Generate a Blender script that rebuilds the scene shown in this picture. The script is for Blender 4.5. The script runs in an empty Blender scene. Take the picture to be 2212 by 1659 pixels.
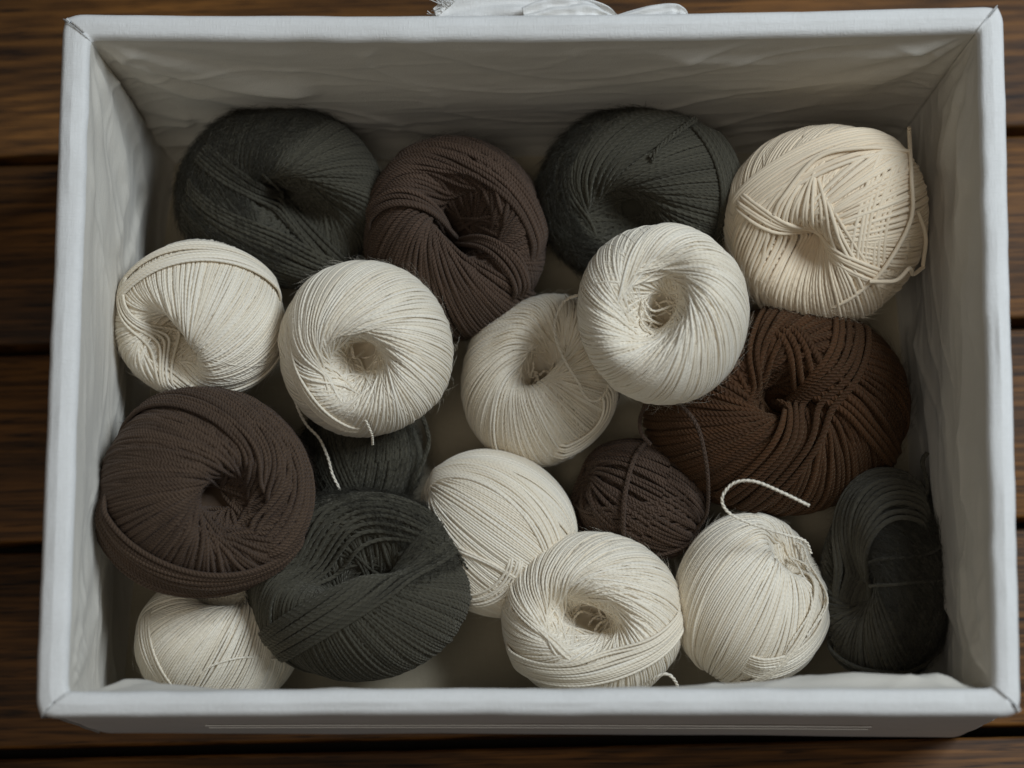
import bpy, math, random
import numpy as np
from mathutils import Matrix, Vector, Euler

C = bpy.context.scene.collection
sc = bpy.context.scene
R = math.radians
PI = math.pi

# ------------------------------------------------------------------ camera
CAM_LOC = np.array([0.0183, -0.1887, 1.006])
CAM_ROT = (0.2033, 0.0286, 0.0032)
LENS = 70.15
cam = bpy.data.cameras.new('camera')
cam.lens = LENS; cam.sensor_width = 36; cam.clip_start = .01; cam.clip_end = 50
cam.dof.use_dof = True; cam.dof.focus_distance = 0.93; cam.dof.aperture_fstop = 4.5
camo = bpy.data.objects.new('camera', cam)
camo.location = CAM_LOC; camo.rotation_euler = CAM_ROT
C.objects.link(camo); sc.camera = camo
RC = np.array(Euler(CAM_ROT, 'XYZ').to_matrix())
FP = LENS / 36 * 1024
SC = 1024 / 2212

# ------------------------------------------------------------------ world, lamps, exposure
w = bpy.data.worlds.new('World'); sc.world = w; w.use_nodes = True
bg = w.node_tree.nodes['Background']
bg.inputs[0].default_value = (.80, .86, 1.0, 1); bg.inputs[1].default_value = .035
def area(name, loc, target, size, power, color):
    l = bpy.data.lights.new(name, 'AREA'); l.shape = 'RECTANGLE'
    l.size, l.size_y = size; l.energy = power; l.color = color
    o = bpy.data.objects.new(name, l); o.location = loc
    o.rotation_euler = (Vector(target) - Vector(loc)).to_track_quat('-Z', 'Y').to_euler()
    C.objects.link(o); return o
area('window_light', (1.05, .52, 1.55), (0, 0, .05), (.7, .6), 29.5, (.80, .90, 1.0))
area('overhead_light', (-.25, -.55, 2.1), (0, 0, .05), (1.0, .8), 6, (1.0, .93, .82))
sc.view_settings.view_transform = 'Standard'; sc.view_settings.look = 'None'
sc.view_settings.exposure = 0; sc.view_settings.gamma = 1
sc.render.engine = 'CYCLES'
sc.cycles.max_bounces = 10; sc.cycles.diffuse_bounces = 6

# ------------------------------------------------------------------ helpers
rng = np.random.RandomState(7)
DEBUG = False
def ray(px, py):
    v = np.array([(px * SC - 512) / FP, (384 - py * SC) / FP, -1.0])
    return RC @ v
def at(px, py, z):
    d = ray(px, py); t = (z - CAM_LOC[2]) / d[2]
    return CAM_LOC + d * t
def pix(P):
    q = (P - CAM_LOC) @ RC
    return np.stack([(512 + FP * q[..., 0] / -q[..., 2]) / SC, (384 - FP * q[..., 1] / -q[..., 2]) / SC], -1)
def norm(v):
    return v / np.maximum(np.linalg.norm(v, axis=-1, keepdims=True), 1e-12)
def mesh_obj(name, V, F, mat, parent=None, uv=None, smooth=True):
    """V (n,3) array, F (m,4) int array, uv per corner (m*4,2)"""
    V = np.asarray(V, np.float32); F = np.asarray(F, np.int32)
    me = bpy.data.meshes.new(name)
    me.vertices.add(len(V)); me.vertices.foreach_set('co', V.ravel())
    k = F.shape[1]
    me.loops.add(F.size); me.loops.foreach_set('vertex_index', F.ravel())
    me.polygons.add(len(F))
    me.polygons.foreach_set('loop_start', np.arange(0, F.size, k, dtype=np.int32))
    me.polygons.foreach_set('loop_total', np.full(len(F), k, np.int32))
    if smooth: me.polygons.foreach_set('use_smooth', np.ones(len(F), bool))
    if uv is not None:
        l = me.uv_layers.new(name='UVMap'); l.data.foreach_set('uv', np.asarray(uv, np.float32).ravel())
    me.update(calc_edges=True); me.validate()
    if mat: me.materials.append(mat)
    o = bpy.data.objects.new(name, me); C.objects.link(o)
    if parent is not None: o.parent = parent
    return o
def empty(name, loc=(0, 0, 0)):
    o = bpy.data.objects.new(name, None); o.location = loc; o.empty_display_size = .02
    C.objects.link(o); return o
def child_of(o, p):
    o.parent = p; o.matrix_parent_inverse = Matrix.Translation(p.location).inverted()

def snoise(x, seed, amps=((1, 1.0), (2.3, .5), (5.1, .25))):
    r = np.random.RandomState(seed); out = 0
    for f, a in amps: out = out + a * np.sin(x * f + r.uniform(0, 6.28))
    return out
def vnoise(x, y, seed):
    """2-D value noise, arrays in lattice units, about -1..1"""
    r = np.random.RandomState(seed); G = r.uniform(-1, 1, (64, 64))
    xi = np.floor(x).astype(int); yi = np.floor(y).astype(int); fx = x - xi; fy = y - yi
    fx = fx * fx * (3 - 2 * fx); fy = fy * fy * (3 - 2 * fy)
    g = lambda i, j: G[i % 64, j % 64]
    return (g(xi, yi) * (1 - fx) + g(xi + 1, yi) * fx) * (1 - fy) + (g(xi, yi + 1) * (1 - fx) + g(xi + 1, yi + 1) * fx) * fy

# tubes: P (K,n,3), N (K,n,3) normals, rad scalar or (K,n)
def tubes(P, N, rad, sides=6, closed=False, flat=1.0, id0=0, v0=0):
    K, n, _ = P.shape
    if closed: T = np.roll(P, -1, 1) - np.roll(P, 1, 1)
    else: T = np.gradient(P, axis=1)
    T = norm(T); S = norm(np.cross(T, N)); N2 = np.cross(S, T)
    rad = np.broadcast_to(np.asarray(rad, float), (K, n))[..., None, None]
    a = np.arange(sides) / sides * 2 * PI
    V = P[:, :, None] + rad * (np.cos(a)[None, None, :, None] * S[:, :, None] + flat * np.sin(a)[None, None, :, None] * N2[:, :, None])
    idx = np.arange(K * n * sides).reshape(K, n, sides)
    nxt = np.roll(idx, -1, 1) if closed else idx[:, 1:]
    cur = idx if closed else idx[:, :-1]
    A = cur; B = np.roll(cur, -1, 2); Cc = np.roll(nxt, -1, 2); D = nxt
    F = np.stack([A, B, Cc, D], -1)
    L = np.concatenate([np.zeros((K, 1)), np.cumsum(np.linalg.norm(np.diff(P, axis=1), axis=-1), 1)], 1)
    m = cur.shape[1]
    u0 = L[:, :m]; u1 = np.concatenate([L[:, 1:], L[:, -1:] + (L[:, 1:2] if closed else 0)], 1)[:, :m]
    ids = (np.arange(K) + id0)[:, None, None].astype(float) * np.ones((1, m, sides))
    va = (np.arange(sides) / sides)[None, None] * .998 + ids; vb = ((np.arange(sides) + 1) / sides)[None, None] * .998 + ids
    U0 = u0[:, :, None] * np.ones((1, 1, sides)); U1 = u1[:, :, None] * np.ones((1, 1, sides))
    uv = np.stack([np.stack([U0, va], -1), np.stack([U0, vb], -1), np.stack([U1, vb], -1), np.stack([U1, va], -1)], -2)
    return V.reshape(-1, 3), F.reshape(-1, 4) + v0, uv.reshape(-1, 2)
class MB:
    def __init__(s): s.V = []; s.F = []; s.U = []; s.n = 0; s.ids = 0
    def add(s, P, N, rad, **k):
        P = np.asarray(P, float); N = np.asarray(N, float)
        if P.ndim == 2: P = P[None]; N = N[None] if N.ndim == 2 else np.broadcast_to(N, P.shape)
        V, F, U = tubes(P, N, rad, v0=s.n, id0=s.ids, **k)
        s.V.append(V); s.F.append(F); s.U.append(U); s.n += len(V); s.ids += len(P)
    def raw(s, V, F, U=None):
        s.V.append(V); s.F.append(F + s.n); s.U.append(U if U is not None else np.full((F.size, 2), .25)); s.n += len(V)
    def build(s, name, mat, parent=None):
        o = mesh_obj(name, np.concatenate(s.V), np.concatenate(s.F), mat, None, np.concatenate(s.U))
        if parent is not None: child_of(o, parent)
        return o
def spline(pts, n):
    pts = np.asarray(pts, float); m = len(pts)
    P = np.vstack([2 * pts[0] - pts[1], pts, 2 * pts[-1] - pts[-2]])
    t = np.linspace(0, m - 1 - 1e-6, n); i = t.astype(int); f = (t - i)[:, None]
    a, b, c, d = P[i], P[i + 1], P[i + 2], P[i + 3]
    return .5 * (2 * b + (c - a) * f + (2 * a - 5 * b + 4 * c - d) * f ** 2 + (3 * b - a - 3 * c + d) * f ** 3)
def twisted(mb, P, rad, plies=3, pitch=None, sides=6, N0=(0, 0, 1)):
    if plies == 1: mb.add(P, np.broadcast_to(np.array(N0, float), P.shape), rad, sides=8); return
    """a loose strand made of real plies twisted round each other"""
    T = norm(np.gradient(P, axis=0)); N = np.broadcast_to(np.array(N0, float), P.shape)
    S = norm(np.cross(T, N)); N2 = np.cross(S, T)
    L = np.concatenate([[0], np.cumsum(np.linalg.norm(np.diff(P, axis=0), axis=1))])
    pitch = pitch or rad * 7
    for k in range(plies):
        a = 2 * PI * (L / pitch + k / plies)
        Q = P + rad * .42 * (np.cos(a)[:, None] * S + np.sin(a)[:, None] * N2)
        mb.add(Q, N2, rad * .60, sides=sides)

# ------------------------------------------------------------------ materials
def nmat(name):
    m = bpy.data.materials.new(name); m.use_nodes = True; nt = m.node_tree
    return m, nt, nt.nodes['Principled BSDF']
def node(nt, t, **k):
    n = nt.nodes.new(t)
    for a, b in k.items(): setattr(n, a, b)
    return n
def link(nt, a, b): nt.links.new(a, b)
def math_n(nt, op, a, b=None, c=None):
    n = nt.nodes.new('ShaderNodeMath'); n.operation = op
    for i, x in enumerate((a, b, c)):
        if x is None: continue
        if isinstance(x, (int, float)): n.inputs[i].default_value = x
        else: nt.links.new(x, n.inputs[i])
    return n.outputs[0]
def yarn_mat(name, col, col2, d, plies=2, pitch=3.2, bump=.5, rough=.75, sheen=.25, fib=.5, sheen_col=None):
    """yarn: plies twist along the strand (UV x = metres along it, UV y = round it), fine fibre grain, strand-to-strand variation"""
    m, nt, b = nmat(name)
    uv = node(nt, 'ShaderNodeUVMap'); sp = node(nt, 'ShaderNodeSeparateXYZ'); link(nt, uv.outputs[0], sp.inputs[0])
    U, V = sp.outputs[0], sp.outputs[1]
    vid = math_n(nt, 'FLOOR', V)
    ph = math_n(nt, 'ADD', math_n(nt, 'MULTIPLY', U, 1 / (d * pitch)), math_n(nt, 'MULTIPLY', V, float(plies)))
    ph = math_n(nt, 'ADD', ph, math_n(nt, 'MULTIPLY', vid, .37))
    ply = math_n(nt, 'POWER', math_n(nt, 'ABSOLUTE', math_n(nt, 'SINE', math_n(nt, 'MULTIPLY', ph, PI))), .6)
    wn = node(nt, 'ShaderNodeTexWhiteNoise', noise_dimensions='1D'); link(nt, vid, wn.inputs['W'])
    cb = node(nt, 'ShaderNodeCombineXYZ')
    link(nt, math_n(nt, 'MULTIPLY', U, 1 / d * .9), cb.inputs[0]); link(nt, math_n(nt, 'MULTIPLY', V, 9.), cb.inputs[1])
    nz = node(nt, 'ShaderNodeTexNoise'); nz.inputs['Scale'].default_value = 1.6; nz.inputs['Detail'].default_value = 3
    link(nt, cb.outputs[0], nz.inputs['Vector'])
    # colour
    mix = node(nt, 'ShaderNodeMix', data_type='RGBA'); mix.inputs[6].default_value = (*col, 1); mix.inputs[7].default_value = (*col2, 1)
    f = math_n(nt, 'ADD', math_n(nt, 'MULTIPLY', wn.outputs[0], .5), math_n(nt, 'MULTIPLY', math_n(nt, 'SUBTRACT', nz.outputs[0], .25), fib))
    f = math_n(nt, 'MAXIMUM', math_n(nt, 'MINIMUM', f, 1.), 0.)
    link(nt, f, mix.inputs[0]); link(nt, mix.outputs[2], b.inputs['Base Color'])
    h = math_n(nt, 'ADD', ply, math_n(nt, 'MULTIPLY', nz.outputs[0], .7))
    bp = node(nt, 'ShaderNodeBump'); bp.inputs['Strength'].default_value = bump; bp.inputs['Distance'].default_value = d * .22
    link(nt, h, bp.inputs['Height']); link(nt, bp.outputs[0], b.inputs['Normal'])
    b.inputs['Roughness'].default_value = rough
    b.inputs['Specular IOR Level'].default_value = .25
    b.inputs['Sheen Weight'].default_value = sheen; b.inputs['Sheen Roughness'].default_value = .5
    b.inputs['Sheen Tint'].default_value = (*(sheen_col or (1, 1, 1)), 1)
    return m
def cloth_mat(name, col, scale=2300, bump=.3, rough=.9, warm=None):
    m, nt, b = nmat(name)
    tc = node(nt, 'ShaderNodeTexCoord')
    w1 = node(nt, 'ShaderNodeTexNoise'); w1.inputs['Scale'].default_value = scale; w1.inputs['Detail'].default_value = 1
    st = []
    for sx in ((1, .12, .5), (.12, 1, .5)):
        mp = node(nt, 'ShaderNodeMapping'); mp.inputs['Scale'].default_value = sx
        link(nt, tc.outputs['Object'], mp.inputs[0])
        nn = node(nt, 'ShaderNodeTexNoise'); nn.inputs['Scale'].default_value = scale; nn.inputs['Detail'].default_value = 1
        link(nt, mp.outputs[0], nn.inputs['Vector']); st.append(nn.outputs[0])
    h = math_n(nt, 'MAXIMUM', st[0], st[1])
    big = node(nt, 'ShaderNodeTexNoise'); big.inputs['Scale'].default_value = 30; big.inputs['Detail'].default_value = 4
    link(nt, tc.outputs['Object'], big.inputs['Vector'])
    mix = node(nt, 'ShaderNodeMix', data_type='RGBA'); mix.inputs[6].default_value = (*col, 1)
    wc = warm or tuple(c * .8 for c in col); mix.inputs[7].default_value = (*wc, 1)
    f = math_n(nt, 'ADD', math_n(nt, 'MULTIPLY', h, .55), math_n(nt, 'MULTIPLY', big.outputs[0], .6))
    f = math_n(nt, 'SUBTRACT', f, .25)
    link(nt, f, mix.inputs[0]); link(nt, mix.outputs[2], b.inputs['Base Color'])
    bp = node(nt, 'ShaderNodeBump'); bp.inputs['Strength'].default_value = bump; bp.inputs['Distance'].default_value = .0003
    link(nt, h, bp.inputs['Height']); link(nt, bp.outputs[0], b.inputs['Normal'])
    b.inputs['Roughness'].default_value = rough; b.inputs['Specular IOR Level'].default_value = .15
    b.inputs['Sheen Weight'].default_value = .15
    return m
def wood_mat():
    m, nt, b = nmat('stained_wood')
    tc = node(nt, 'ShaderNodeTexCoord'); oi = node(nt, 'ShaderNodeObjectInfo')
    off = node(nt, 'ShaderNodeCombineXYZ'); link(nt, math_n(nt, 'MULTIPLY', oi.outputs['Random'], 37.), off.inputs[0]); link(nt, math_n(nt, 'MULTIPLY', oi.outputs['Random'], 11.), off.inputs[2])
    va = node(nt, 'ShaderNodeVectorMath', operation='ADD'); link(nt, tc.outputs['Object'], va.inputs[0]); link(nt, off.outputs[0], va.inputs[1])
    # slow warp of the grain
    wp = node(nt, 'ShaderNodeTexNoise'); wp.inputs['Scale'].default_value = 5; wp.inputs['Detail'].default_value = 2
    mpw = node(nt, 'ShaderNodeMapping'); mpw.inputs['Scale'].default_value = (.55, 1.6, 1); link(nt, va.outputs[0], mpw.inputs[0]); link(nt, mpw.outputs[0], wp.inputs['Vector'])
    sp = node(nt, 'ShaderNodeSeparateXYZ'); link(nt, va.outputs[0], sp.inputs[0])
    y = math_n(nt, 'ADD', sp.outputs[1], math_n(nt, 'MULTIPLY', wp.outputs[0], .09))
    rings = math_n(nt, 'MULTIPLY', math_n(nt, 'ADD', math_n(nt, 'SINE', math_n(nt, 'MULTIPLY', y, 900.)), 1.), .5)
    mp = node(nt, 'ShaderNodeMapping'); mp.inputs['Scale'].default_value = (3.5, 300, 20); link(nt, va.outputs[0], mp.inputs[0])
    fine = node(nt, 'ShaderNodeTexNoise'); fine.inputs['Scale'].default_value = 1.5; fine.inputs['Detail'].default_value = 10; fine.inputs['Roughness'].default_value = .75
    link(nt, mp.outputs[0], fine.inputs['Vector'])
    mp2 = node(nt, 'ShaderNodeMapping'); mp2.inputs['Scale'].default_value = (7, 22, 7); link(nt, va.outputs[0], mp2.inputs[0])
    big = node(nt, 'ShaderNodeTexNoise'); big.inputs['Scale'].default_value = 1; big.inputs['Detail'].default_value = 3; link(nt, mp2.outputs[0], big.inputs['Vector'])
    f = math_n(nt, 'ADD', math_n(nt, 'MULTIPLY', rings, .10), math_n(nt, 'ADD', math_n(nt, 'MULTIPLY', fine.outputs[0], .95), math_n(nt, 'MULTIPLY', big.outputs[0], .62)))
    mp3 = node(nt, 'ShaderNodeMapping'); mp3.inputs['Scale'].default_value = (40, 900, 40); link(nt, va.outputs[0], mp3.inputs[0])
    po = node(nt, 'ShaderNodeTexNoise'); po.inputs['Scale'].default_value = 1; po.inputs['Detail'].default_value = 2; link(nt, mp3.outputs[0], po.inputs['Vector'])
    f = math_n(nt, 'SUBTRACT', f, math_n(nt, 'MULTIPLY', math_n(nt, 'MAXIMUM', math_n(nt, 'SUBTRACT', po.outputs[0], .55), 0.), 1.6))
    cr = node(nt, 'ShaderNodeValToRGB'); e = cr.color_ramp.elements
    e[0].position = .56; e[0].color = (.010, .0042, .0013, 1); e[1].position = 1.0; e[1].color = (.20, .082, .017, 1)
    x = cr.color_ramp.elements.new(.80); x.color = (.076, .031, .0068, 1)
    link(nt, f, cr.inputs[0]); link(nt, cr.outputs[0], b.inputs['Base Color'])
    bp = node(nt, 'ShaderNodeBump'); bp.inputs['Strength'].default_value = .35; bp.inputs['Distance'].default_value = .0006
    link(nt, f, bp.inputs['Height']); link(nt, bp.outputs[0], b.inputs['Normal'])
    b.inputs['Roughness'].default_value = .55; b.inputs['Specular IOR Level'].default_value = .25
    return m

WOOD = wood_mat()
CANVAS = cloth_mat('white_canvas', scale=1500, bump=.8, col=(.80, .785, .75), warm=(.56, .54, .50))
LINING = cloth_mat('cotton_lining', (.64, .60, .52), scale=1700, bump=.6, warm=(.55, .505, .43))
def ymat(kind):
    return YM[kind]
D_ = dict(white=.00130, cream=.0019, brown=.0023, rust=.0030, gray=.00175)
YM = dict(
    white=yarn_mat('white_cotton_yarn', (.84, .775, .65), (.70, .60, .44), D_['white'], plies=2, pitch=1.7, bump=.45, rough=.55, sheen=.2, fib=.35),
    cream=yarn_mat('cream_soft_yarn', (.76, .65, .49), (.68, .55, .385), D_['cream'], plies=1, pitch=6, bump=.3, rough=.9, sheen=.5, fib=.8, sheen_col=(1, .9, .75)),
    plum=yarn_mat('plum_brown_yarn', (.090, .055, .032), (.042, .024, .013), D_['brown'], plies=4, pitch=.75, bump=1.0, rough=.7, sheen=.12, sheen_col=(.8, .65, .6)),
    brown=yarn_mat('brown_yarn', (.085, .050, .031), (.045, .026, .015), D_['brown'], plies=4, pitch=.75, bump=1.0, rough=.7, sheen=.12, sheen_col=(.8, .65, .55)),
    rust=yarn_mat('rust_brown_yarn', (.064, .024, .006), (.030, .012, .003), D_['rust'], plies=4, pitch=.7, bump=.9, rough=.75, sheen=.12, sheen_col=(.9, .6, .35)),
    gray=yarn_mat('charcoal_wool_yarn', (.070, .063, .043), (.034, .031, .021), D_['gray'], plies=2, pitch=2.0, bump=1.0, rough=.9, sheen=.18, fib=1.0, sheen_col=(.85, .78, .62)),
    olive=yarn_mat('dark_olive_wool_yarn', (.078, .070, .050), (.040, .036, .027), D_['gray'], plies=2, pitch=2.2, bump=.9, rough=.9, sheen=.2, fib=1.0, sheen_col=(.75, .72, .62)),
)

# ------------------------------------------------------------------ wooden floor (planks)
H = .16
floor = empty('wooden_floor'); floor['kind'] = 'structure'
def plank(y0, y1, tilt):
    nx, r = 2, .0016
    prof = [(y0, -.02), (y0, -.0015), (y0 + .0006, -.0004), (y0 + .0018, 0), (y1 - .0018, 0), (y1 - .0006, -.0004), (y1, -.0015), (y1, -.02)]
    V = []; 
    for x in (-.9, .9):
        for (y, z) in prof: V.append((x, y, z - .004))
    n = len(prof); F = [(i, i + 1, n + i + 1, n + i) for i in range(n - 1)]
    o = mesh_obj('plank', V, [f[::-1] for f in F], WOOD, floor, smooth=False)
    return o
# gaps seen left and right of the box give the board lines
gl = [at(60, y, -.004)[1] for y in (341, 765, 1195, 1635)]
gr = [at(2195, y, -.004)[1] for y in (288, 714, 1138, 1570)]
xl = at(60, 765, -.004)[0]; xr = at(2195, 714, -.004)[0]
ang = math.atan2(np.mean(np.array(gr) - np.array(gl)), xr - xl)
y_c = [(a + b) / 2 for a, b in zip(gl, gr)]
pit = (y_c[0] - y_c[3]) / 3
for k in range(-4, 8):
    top = y_c[0] - (k - 1) * pit; 
    o = plank(top - pit + .0026, top - .0026, 0)
floor.rotation_euler = (0, 0, ang)
g = mesh_obj('ground_below', [(-1.5, -1.5, -.03), (1.5, -1.5, -.03), (1.5, 1.5, -.03), (-1.5, 1.5, -.03)], [(0, 1, 2, 3)], None, None, smooth=False)
mg, ntg, bgm = nmat('dark_earth'); bgm.inputs['Base Color'].default_value = (.012, .008, .005, 1); bgm.inputs['Roughness'].default_value = 1
g.data.materials.append(mg); g['kind'] = 'structure'

# ------------------------------------------------------------------ box
box = empty('storage_box')
box['label'] = 'white fabric covered rectangular storage box full of yarn standing on dark wooden planks'; box['category'] = 'box'
Qo = np.array([at(134, 26, H), at(2170, 8, H), at(2209, 1549, H), at(72, 1551, H)])      # outer rim corners
Qi = np.array([at(192, 80, H), at(2114, 66, H), at(2148, 1487, H), at(142, 1494, H)])    # inner rim corners
ctr = Qo.mean(0)
def scaled(Q, k, z):
    q = (Q - ctr) * k + ctr; q[:, 2] = z; return q
Qb = np.array([scaled(Qo, .975, 0)[0], scaled(Qo, .975, 0)[1], at(2088, 1594, 0), at(205, 1585, 0)])
def outer(z):
    f = z / H; q = Qb * (1 - f) + Qo * f * [1, 1, 0] * 1.0
    q = Qb * (1 - f) + (np.column_stack([Qo[:, :2] * .990 + ctr[:2] * .010, Qo[:, 2]])) * f; q[:, 2] = z; return q
def inner(z):
    f = z / H; b_ = Qb + norm((ctr - Qb) * [1, 1, 0]) * .010; b_[0] += (.003, -.007, 0); b_[1] += (-.011, -.004, 0); b_[2] += (-.009, 0, 0); q = b_ * (1 - f) + Qi * f; q[:, 2] = z; return q
def loop(Q, r, n=220, bow=None):
    """rounded quad as 4n points: TL>TR>BR>BL, each side n points starting mid-corner"""
    out = []
    for i in range(4):
        a, b = Q[i], Q[(i + 1) % 4]; p, q = Q[i - 1], Q[(i + 2) % 4]
        t = np.linspace(0, 1, n, endpoint=False); L = np.linalg.norm(b - a)
        S = a + (b - a) * t[:, None]
        # round corners: pull points towards the corner bisector
        e = norm(b - a); 
        ina = norm(p - a); inb = norm(q - b)
        da = t * L; db = (1 - t) * L
        ka = np.clip(1 - da / r, 0, 1) ** 2 * r * .29; kb = np.clip(1 - db / r, 0, 1) ** 2 * r * .29
        S = S + ka[:, None] * ina + kb[:, None] * inb
        if bow is not None: S = S + (4 * t * (1 - t))[:, None] * bow[i]
        out.append(S)
    return np.concatenate(out)
bow_o = [np.array([0, -.0022, 0]), np.array([.0, 0, 0]), np.array([0, .0008, 0]), np.array([.0, 0, 0])]
NP_ = 220
def ringmesh(rows, mat, name, closed=True):
    V = np.concatenate(rows); n = len(rows[0]); m = len(rows)
    i = np.arange(n); F = []
    for j in range(m - 1):
        F.append(np.stack([j * n + i, j * n + (i + 1) % n, (j + 1) * n + (i + 1) % n, (j + 1) * n + i], 1))
    o = mesh_obj(name, V, np.concatenate(F)[:, ::-1], mat); child_of(o, box); return o
rows = []
for z in np.linspace(0.001, H - .014, 14):
    q = loop(outer(z), .008, NP_, bow_o)
    nzz = .0006 * vnoise(np.arange(len(q)) / 26., np.full(len(q), z * 90), 3)
    q = q + norm(q - ctr) * nzz[:, None]; q[:, 2] = z; rows.append(q)
qa = loop(Qo, .009, NP_, bow_o); qb = loop(Qi, .003, NP_, bow_o)
rr = .0044
ii_ = np.arange(len(qa)); z0_ = np.zeros(len(qa))
wv = (.00025 * vnoise(ii_ / 18., z0_, 61) + .00015 * vnoise(ii_ / 6., z0_, 62))[:, None] * norm((qa - qa.mean(0)) * [1, 1, 0])
qa = qa + wv; qb = qb + wv * .6 + (.0004 * vnoise(ii_ / 9., z0_, 63))[:, None] * norm((qa - qa.mean(0)) * [1, 1, 0])
rows.append(qa * [1, 1, 0] + [0, 0, H - .0125] - norm((qa - ctr) * [1, 1, 0]) * .0006)
for a in np.linspace(0, PI / 2, 7):
    out = norm((qa - qb) * [1, 1, 0])
    q = qa - out * rr * (1 - math.cos(a)); q[:, 2] = H - rr + rr * math.sin(a); rows.append(q)
wob = .0005 * vnoise(np.arange(len(qa)) / 30., np.zeros(len(qa)), 8) + .0003 * vnoise(np.arange(len(qa)) / 7., np.zeros(len(qa)), 9)
for f in (.47, .53):
    q = qa * (1 - f) + qb * f; q[:, 2] = H + .0012 * math.sin(PI * f) * .5 + wob; rows.append(q)
for a in np.linspace(PI / 2, 0, 6):
    q = qb + out * rr * (1 - math.cos(a)); q[:, 2] = H - rr + rr * math.sin(a); rows.append(q)
shell = ringmesh(rows, CANVAS, 'outer_cover')
# base plate
q = outer(.0015); q = q + norm((ctr - q) * [1, 1, 0]) * .004; mo = mesh_obj('base_board', np.vstack([q, q + [0, 0, .003]]), [(0, 1, 2, 3), (7, 6, 5, 4), (0, 4, 5, 1), (1, 5, 6, 2), (2, 6, 7, 3), (3, 7, 4, 0)], CANVAS, smooth=False); child_of(mo, box)
# lining: walls
MR = 110
FL = .006
lin = []
top_q = qb.copy(); top_q[:, 2] = H - rr
bot = inner(FL)
bq = loop(bot, .012, NP_)
inn = norm((qa - qb) * [1, 1, 0]) * -1
n_ = len(qb); side = np.repeat(np.arange(4), NP_); s_ = np.tile(np.arange(NP_) / NP_, 4)
side_in = np.repeat(np.array([[0, -1, 0], [-1, 0, 0], [0, 1, 0], [1, 0, 0]], float), NP_, 0)
edge = np.clip(np.minimum(s_, 1 - s_) / .02, 0, 1)[:, None]
inn = norm(side_in * (edge) + inn * (1 - edge))
def polydist(P2, path):
    """signed distance (display px) and position along a polyline"""
    best = np.full(len(P2), 1e9); sg = np.zeros(len(P2)); al = np.zeros(len(P2)); acc = 0
    path = np.asarray(path, float)
    tot = np.linalg.norm(np.diff(path, axis=0), axis=1).sum()
    for a, b in zip(path[:-1], path[1:]):
        e = b - a; L = np.linalg.norm(e); t = np.clip(((P2 - a) @ e) / L ** 2, 0, 1)
        d = P2 - (a + t[:, None] * e); dd = np.linalg.norm(d, axis=1)
        cr = e[0] * d[:, 1] - e[1] * d[:, 0]
        u = dd < best; best[u] = dd[u]; sg[u] = np.sign(cr[u]); al[u] = (acc + t[u] * L) / tot; acc += L
    return best * np.where(sg == 0, 1, sg), al
creases = [  # side, path, amplitude, width on the + side, width on the - side
    (3, [(212, 120), (258, 225), (296, 330), (310, 420), (284, 500), (256, 620)], .0028, 5, 34),
    (3, [(215, 140), (250, 260), (262, 400), (245, 560)], .002, 10, 12),
    (3, [(225, 560), (240, 760), (232, 900), (205, 1100)], .0022, 8, 26),
    (3, [(195, 1000), (215, 1200), (190, 1380)], .002, 10, 14),
    (0, [(205, 92), (330, 140), (480, 172), (700, 190)], .0042, 7, 22),
    (0, [(235, 150), (400, 190), (640, 235), (900, 250)], .0026, 9, 20),
    (0, [(300, 325), (340, 308), (400, 300), (470, 300)], .004, 5, 12),
    (0, [(285, 285), (340, 262), (420, 262)], .0030, 5, 12),
    (0, [(255, 210), (320, 235), (420, 250), (560, 262)], .0022, 8, 14),
    (0, [(700, 255), (850, 262), (1000, 285), (1100, 300)], .0026, 8, 16),
    (0, [(2095, 78), (1900, 110), (1650, 125), (1400, 120)], .0022, 10, 26),
    (0, [(2060, 130), (1800, 165), (1500, 180)], .0016, 10, 18),
    (1, [(2105, 120), (2082, 220), (2090, 330), (2095, 420)], .0028, 7, 10),
    (1, [(2085, 160), (2050, 240), (2045, 380)], .0024, 8, 12),
    (1, [(2098, 560), (2100, 700), (2098, 860), (2095, 1000), (2110, 1150)], .0030, 5, 16),
    (1, [(1990, 650), (2010, 800), (2035, 950), (2052, 1120), (2060, 1300), (2080, 1400)], .0040, 4, 16),
    (1, [(1975, 700), (1985, 820), (1975, 950)], .003, 4, 12),
    (1, [(2090, 1200), (2100, 1330), (2135, 1460)], .0024, 6, 12),
]
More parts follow.
